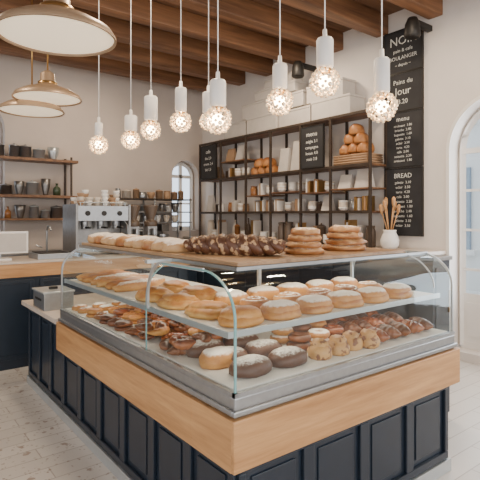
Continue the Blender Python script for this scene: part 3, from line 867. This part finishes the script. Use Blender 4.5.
# ---------------------------------------------------------------- service counter (left)
b = B('service_counter', M_navy)
SY0, SY1 = 5.36, 6.12
b.box((-1.6, SY0+0.03, 0), (3.3, SY1, 0.95), M_navy)
b.box((-1.62, SY0, 0.95), (3.32, SY1+0.02, 1.09), M_oakx)
b.box((-1.62, SY0-0.01, 1.09), (3.32, SY1+0.02, 1.11), M_stone)
for k in range(8):
    x = -1.55+k*0.6
    for (p, q) in (((x, 0.1), (x+0.04, 0.92)), ((x+0.5, 0.1), (x+0.54, 0.92)), ((x+.04, 0.1), (x+0.5, 0.14)), ((x+.04, 0.88), (x+0.5, 0.92))):
        b.box((p[0], SY0+0.015, p[1]), (q[0], SY0+0.03, q[1]), M_navy)
b.done(0.003)
b = B('till_screen', M_white)
b.box((0.98, 5.60, 1.11), (1.22, 5.80, 1.13), M_white); b.box((1.07, 5.69, 1.13), (1.13, 5.73, 1.22), M_frame)
b.box((0.80, 5.66, 1.18), (1.40, 5.70, 1.42), M_white); b.box((0.82, 5.655, 1.20), (1.38, 5.66, 1.40), M_paper)
b.done(0.006)
b = B('steel_sink_unit', M_dksteel)
b.box((1.46, 5.50, 1.11), (1.84, 5.90, 1.17), M_steel); b.box((1.49, 5.53, 1.17), (1.81, 5.87, 1.18), M_black)
b.tube([(1.65, 5.84, 1.17), (1.65, 5.84, 1.42), (1.65, 5.80, 1.47), (1.65, 5.72, 1.47), (1.65, 5.69, 1.42)], 0.012, M_steel)
b.tube([(1.60, 5.84, 1.22), (1.53, 5.84, 1.25)], 0.008, M_steel)
b.done(0.004)
b = B('espresso_machine', M_steel)
ex, ey, ez = 1.92, 5.60, 1.11
W = 0.66
b.box((ex, ey+0.02, ez+0.05), (ex+W, ey+0.46, ez+0.14), M_steel)
b.box((ex+0.02, ey+0.24, ez+0.14), (ex+W-.02, ey+0.45, ez+0.45), M_dksteel)
b.box((ex, ey, ez+0.42), (ex+W, ey+0.46, ez+0.60), M_steel)
b.box((ex-0.015, ey-0.01, ez+0.05), (ex+0.015, ey+0.47, ez+0.62), M_dksteel); b.box((ex+W-.015, ey-0.01, ez+0.05), (ex+W+.015, ey+0.47, ez+0.62), M_dksteel)
for k in (0.06, W-.06):
    for j in (0.06, 0.4): b.cyl((ex+k, ey+j, ez+0.025), 0.02, 0.05, M_black, 12)
for k in range(3):
    x = ex+0.13+k*0.20
    b.cyl((x, ey+0.12, ez+0.39), 0.04, 0.07, M_steel, 20); b.cyl((x, ey+0.12, ez+0.34), 0.035, 0.04, M_steel, 20)
    b.cyl((x, ey-0.01, ez+0.34), 0.013, 0.16, M_black, 10, axis='Y')
    b.cyl((x, ey-0.005, ez+0.51), 0.03, 0.02, M_black, 16, axis='Y')
b.tube([(ex+0.03, ey+0.02, ez+0.64), (ex+W-.03, ey+0.02, ez+0.64)], 0.006, M_frame)
for x in (0.05, W/2, W-.05): b.cyl((ex+x, ey+0.02, ez+0.62), 0.005, 0.05, M_frame, 8)
b.tube([(ex+W-.06, ey+0.03, ez+0.42), (ex+W-.04, ey-0.04, ez+0.36), (ex+W-.04, ey-0.05, ez+0.18)], 0.006, M_frame)
b.done(0.006)
b = B('espresso_cups', M_white)
random.seed(5)
for i in range(6):
    for j in range(3):
        for q in range(random.choice((1, 2, 3, 4))):
            vessel(b, (ex+0.08+i*0.1, ey+0.10+j*0.12, ez+0.602+q*0.045), 0.042, 0.06, random.choice((M_white, M_ceram, M_kraft)), 2)
b.done()
def grinder(x0, y0):
    b = B('coffee_grinder', M_black)
    b.box((x0-0.1, y0-0.13, 1.11), (x0+0.1, y0+0.13, 1.15), M_black); b.box((x0-0.07, y0-0.02, 1.15), (x0+0.07, y0+0.12, 1.45), M_dksteel)
    b.lathe((x0, y0+0.04, 1.45), [(0, 0), (0.09, 0), (0.09, 0.06), (0.05, 0.09), (0.10, 0.26), (0.10, 0.28), (0, 0.29)], M_dkcer, 20)
    b.cyl((x0, y0-0.07, 1.36), 0.025, 0.12, M_steel, 14)
    b.done(0.004)
grinder(2.76, 5.85); grinder(3.02, 5.85)

b = B('utility_shelf', M_brownwood)
for z in (1.90, 2.45):
    b.box((0.3, YW-0.34, z-0.04), (2.6, YW-0.002, z), M_brownwood)
for x in (0.4, 1.3, 2.5):
    b.box((x-0.015, YW-0.32, 1.55), (x+0.015, YW-0.30, 2.5), M_dkframe); b.box((x-0.015, YW-0.03, 1.55), (x+0.015, YW-0.002, 2.5), M_dkframe)
    b.box((x-0.015, YW-0.32, 1.53), (x+0.015, YW-0.002, 1.55), M_dkframe)
b.box((0.3, YW-0.34, 1.52), (2.6, YW-0.002, 1.55), M_brownwood)
b.done(0.003)
random.seed(9)
b = B('steel_pots', M_steel); c = B('kitchen_containers', M_ceram)
for z in (1.55, 1.90, 2.45):
    x = 0.48
    while x < 2.40:
        r = random.uniform(0.06, 0.11); h = random.uniform(.14, .26)
        yy = YW-0.17
        if random.random() < 0.55:
            m = random.choice((M_steel, M_dksteel, M_frame))
            vessel(b, (x, yy, z), r, h, m, random.choice((3, 3, 2)))
        else:
            if random.random() < .3: vessel(c, (x, yy, z), r*0.6, h*1.2, random.choice((M_green, M_amber, M_ceram)), 1)
            else: vessel(c, (x, yy, z), r*0.9, h, random.choice((M_ceram, M_kraft, M_white, M_dkcer, M_paper)), 0)
        x += 2*r+random.uniform(.015, .04)
b.done(); c.done()

b = B('prep_counter', M_steel)
b.box((-1.0, 7.2, 0), (4.6, YW-0.03, 1.02), M_navy); b.box((-1.02, 7.17, 1.02), (4.62, YW-0.025, 1.06), M_steel)
b.done(0.004)
b = B('steel_rack', M_steel)
for x in (3.15, 3.85, 4.55):
    for y in (7.35, 7.78): b.cyl((x, y, 1.06+0.42), 0.014, 0.84, M_steel, 10)
for z in (1.48, 1.66): b.box((3.12, 7.33, z-0.02), (4.58, 7.80, z), M_steel)
b.box((3.12, 7.33, 1.86), (4.58, 7.80, 1.88), M_dkframe)
b.done(0.002)
b = B('toaster_oven', M_steel)
b.box((3.2, 7.38, 1.06), (3.8, 7.76, 1.40), M_steel); b.box((3.24, 7.37, 1.10), (3.64, 7.38, 1.36), M_black)
b.cyl((3.72, 7.37, 1.30), 0.022, 0.03, M_black, 12, axis='Y'); b.cyl((3.72, 7.37, 1.18), 0.022, 0.03, M_black, 12, axis='Y')
b.box((3.26, 7.34, 1.33), (3.62, 7.36, 1.345), M_frame)
b.done(0.006)
b = B('stand_mixer', M_dksteel)
mx_, my_ = 4.05, 7.5
b.box((mx_-0.12, my_-0.16, 1.06), (mx_+0.12, my_+0.16, 1.10), M_dksteel); b.box((mx_-0.06, my_+0.04, 1.10), (mx_+0.06, my_+0.14, 1.34), M_dksteel)
b.box((mx_-0.07, my_-0.16, 1.32), (mx_+0.07, my_+0.15, 1.44), M_dksteel)
b.lathe((mx_, my_-0.06, 1.10), [(0, 0), (0.06, 0), (0.10, 0.08), (0.11, 0.17), (0.10, 0.17), (0.09, 0.09), (0, 0.03)], M_steel, 20)
b.done(0.015)
b = B('kitchen_crockery', M_white)
random.seed(14)
for z in (1.66, 1.88, 1.48):
    x = 3.25
    while x < 4.45:
        r = random.uniform(.045, .08)
        if z == 1.48: vessel(b, (x, 7.5, z), r, 0.12, random.choice((M_white, M_ceram, M_steel)), 2)
        else: vessel(b, (x, 7.5, z), r, random.uniform(.1, .16 if z < 1.8 else .2), random.choice((M_dksteel, M_ceram, M_steel, M_white, M_kraft)), random.choice((0, 3, 2)))
        x += 2*r+random.uniform(.01, .06)
b.done()

# ---------------------------------------------------------------- lights
def area(name, p, rot, sx, sy, e, col=(1, 1, 1)):
    l = bpy.data.lights.new(name, 'AREA'); l.shape = 'RECTANGLE'; l.size = sx; l.size_y = sy; l.energy = e; l.color = col
    o = bpy.data.objects.new(name, l); COL.objects.link(o); o.location = p; o.rotation_euler = rot
    return o
for xx in (-1.9, 0.8, 3.5):
    area('front_opening_fill', (xx, YB+0.02, 1.9), (pi/2, 0, 0), 2.1, 2.9, 66, (1, 0.96, 0.91))  # added fill lamp at an unseen front opening, boosting the sky light
for yy in (-1.2, 1.6, 4.4):
    area('side_opening_fill', (XL+0.02, yy, 1.9), (0, -pi/2, 0), 2.7, 1.7, 28, (1, 0.96, 0.92))  # extra area lamp inside an out-of-view side opening, added to brighten the room
area('door_daylight', (XW+0.17, 2.26, 1.6), (0, pi/2, 0), 2.0, 0.9, 36, (0.92, 0.96, 1))
area('door_daylight', (XW+0.17, 0.2, 1.6), (0, pi/2, 0), 2.0, 0.9, 36, (0.92, 0.96, 1))
for (x, y, e) in ((1.8, 3.2, 38), (4.1, 4.6, 48), (3.0, 1.2, 38), (2.6, 6.6, 32), (0.2, 5.0, 26), (3.9, 2.6, 36)):
    area('ceiling_fill', (x, y, ZC-0.25), (0, 0, 0), 0.25, 0.25, e, (1, 0.80, 0.58))  # added lamps without fixtures, warm fill from above
area('case_led_strip', ((CX+EX)/2, CY+0.5, ZT-0.02), (0, 0, 0), 1.6, 0.03, 5, (1, 0.88, 0.7))
area('case_led_strip', (CX+0.5, (CY+WD+EY)/2, ZT-0.02), (0, 0, 0), 0.03, 1.3, 4, (1, 0.88, 0.7))
area('case_led_strip', ((CX+EX)/2, CY+0.25, ZM-0.03), (0, 0, 0), 1.6, 0.03, 2.4, (1, 0.88, 0.7))
area('case_led_strip', (CX+0.2, (CY+WD+EY)/2, ZM-0.03), (0, 0, 0), 0.03, 1.8, 2.4, (1, 0.88, 0.7))

w = bpy.data.worlds.new('sky'); S.world = w; w.use_nodes = True
bg = w.node_tree.nodes['Background']; bg.inputs['Color'].default_value = (0.84, 0.91, 1.0, 1); bg.inputs['Strength'].default_value = 2.4

# ---------------------------------------------------------------- camera
cd = bpy.data.cameras.new('camera'); cam = bpy.data.objects.new('camera', cd); COL.objects.link(cam)
cam.location = (0, 0, 1.6); cam.rotation_euler = (pi/2, 0, -math.radians(37.7))
cd.lens = 36; cd.sensor_width = 36; cd.shift_y = -25/480
S.camera = cam
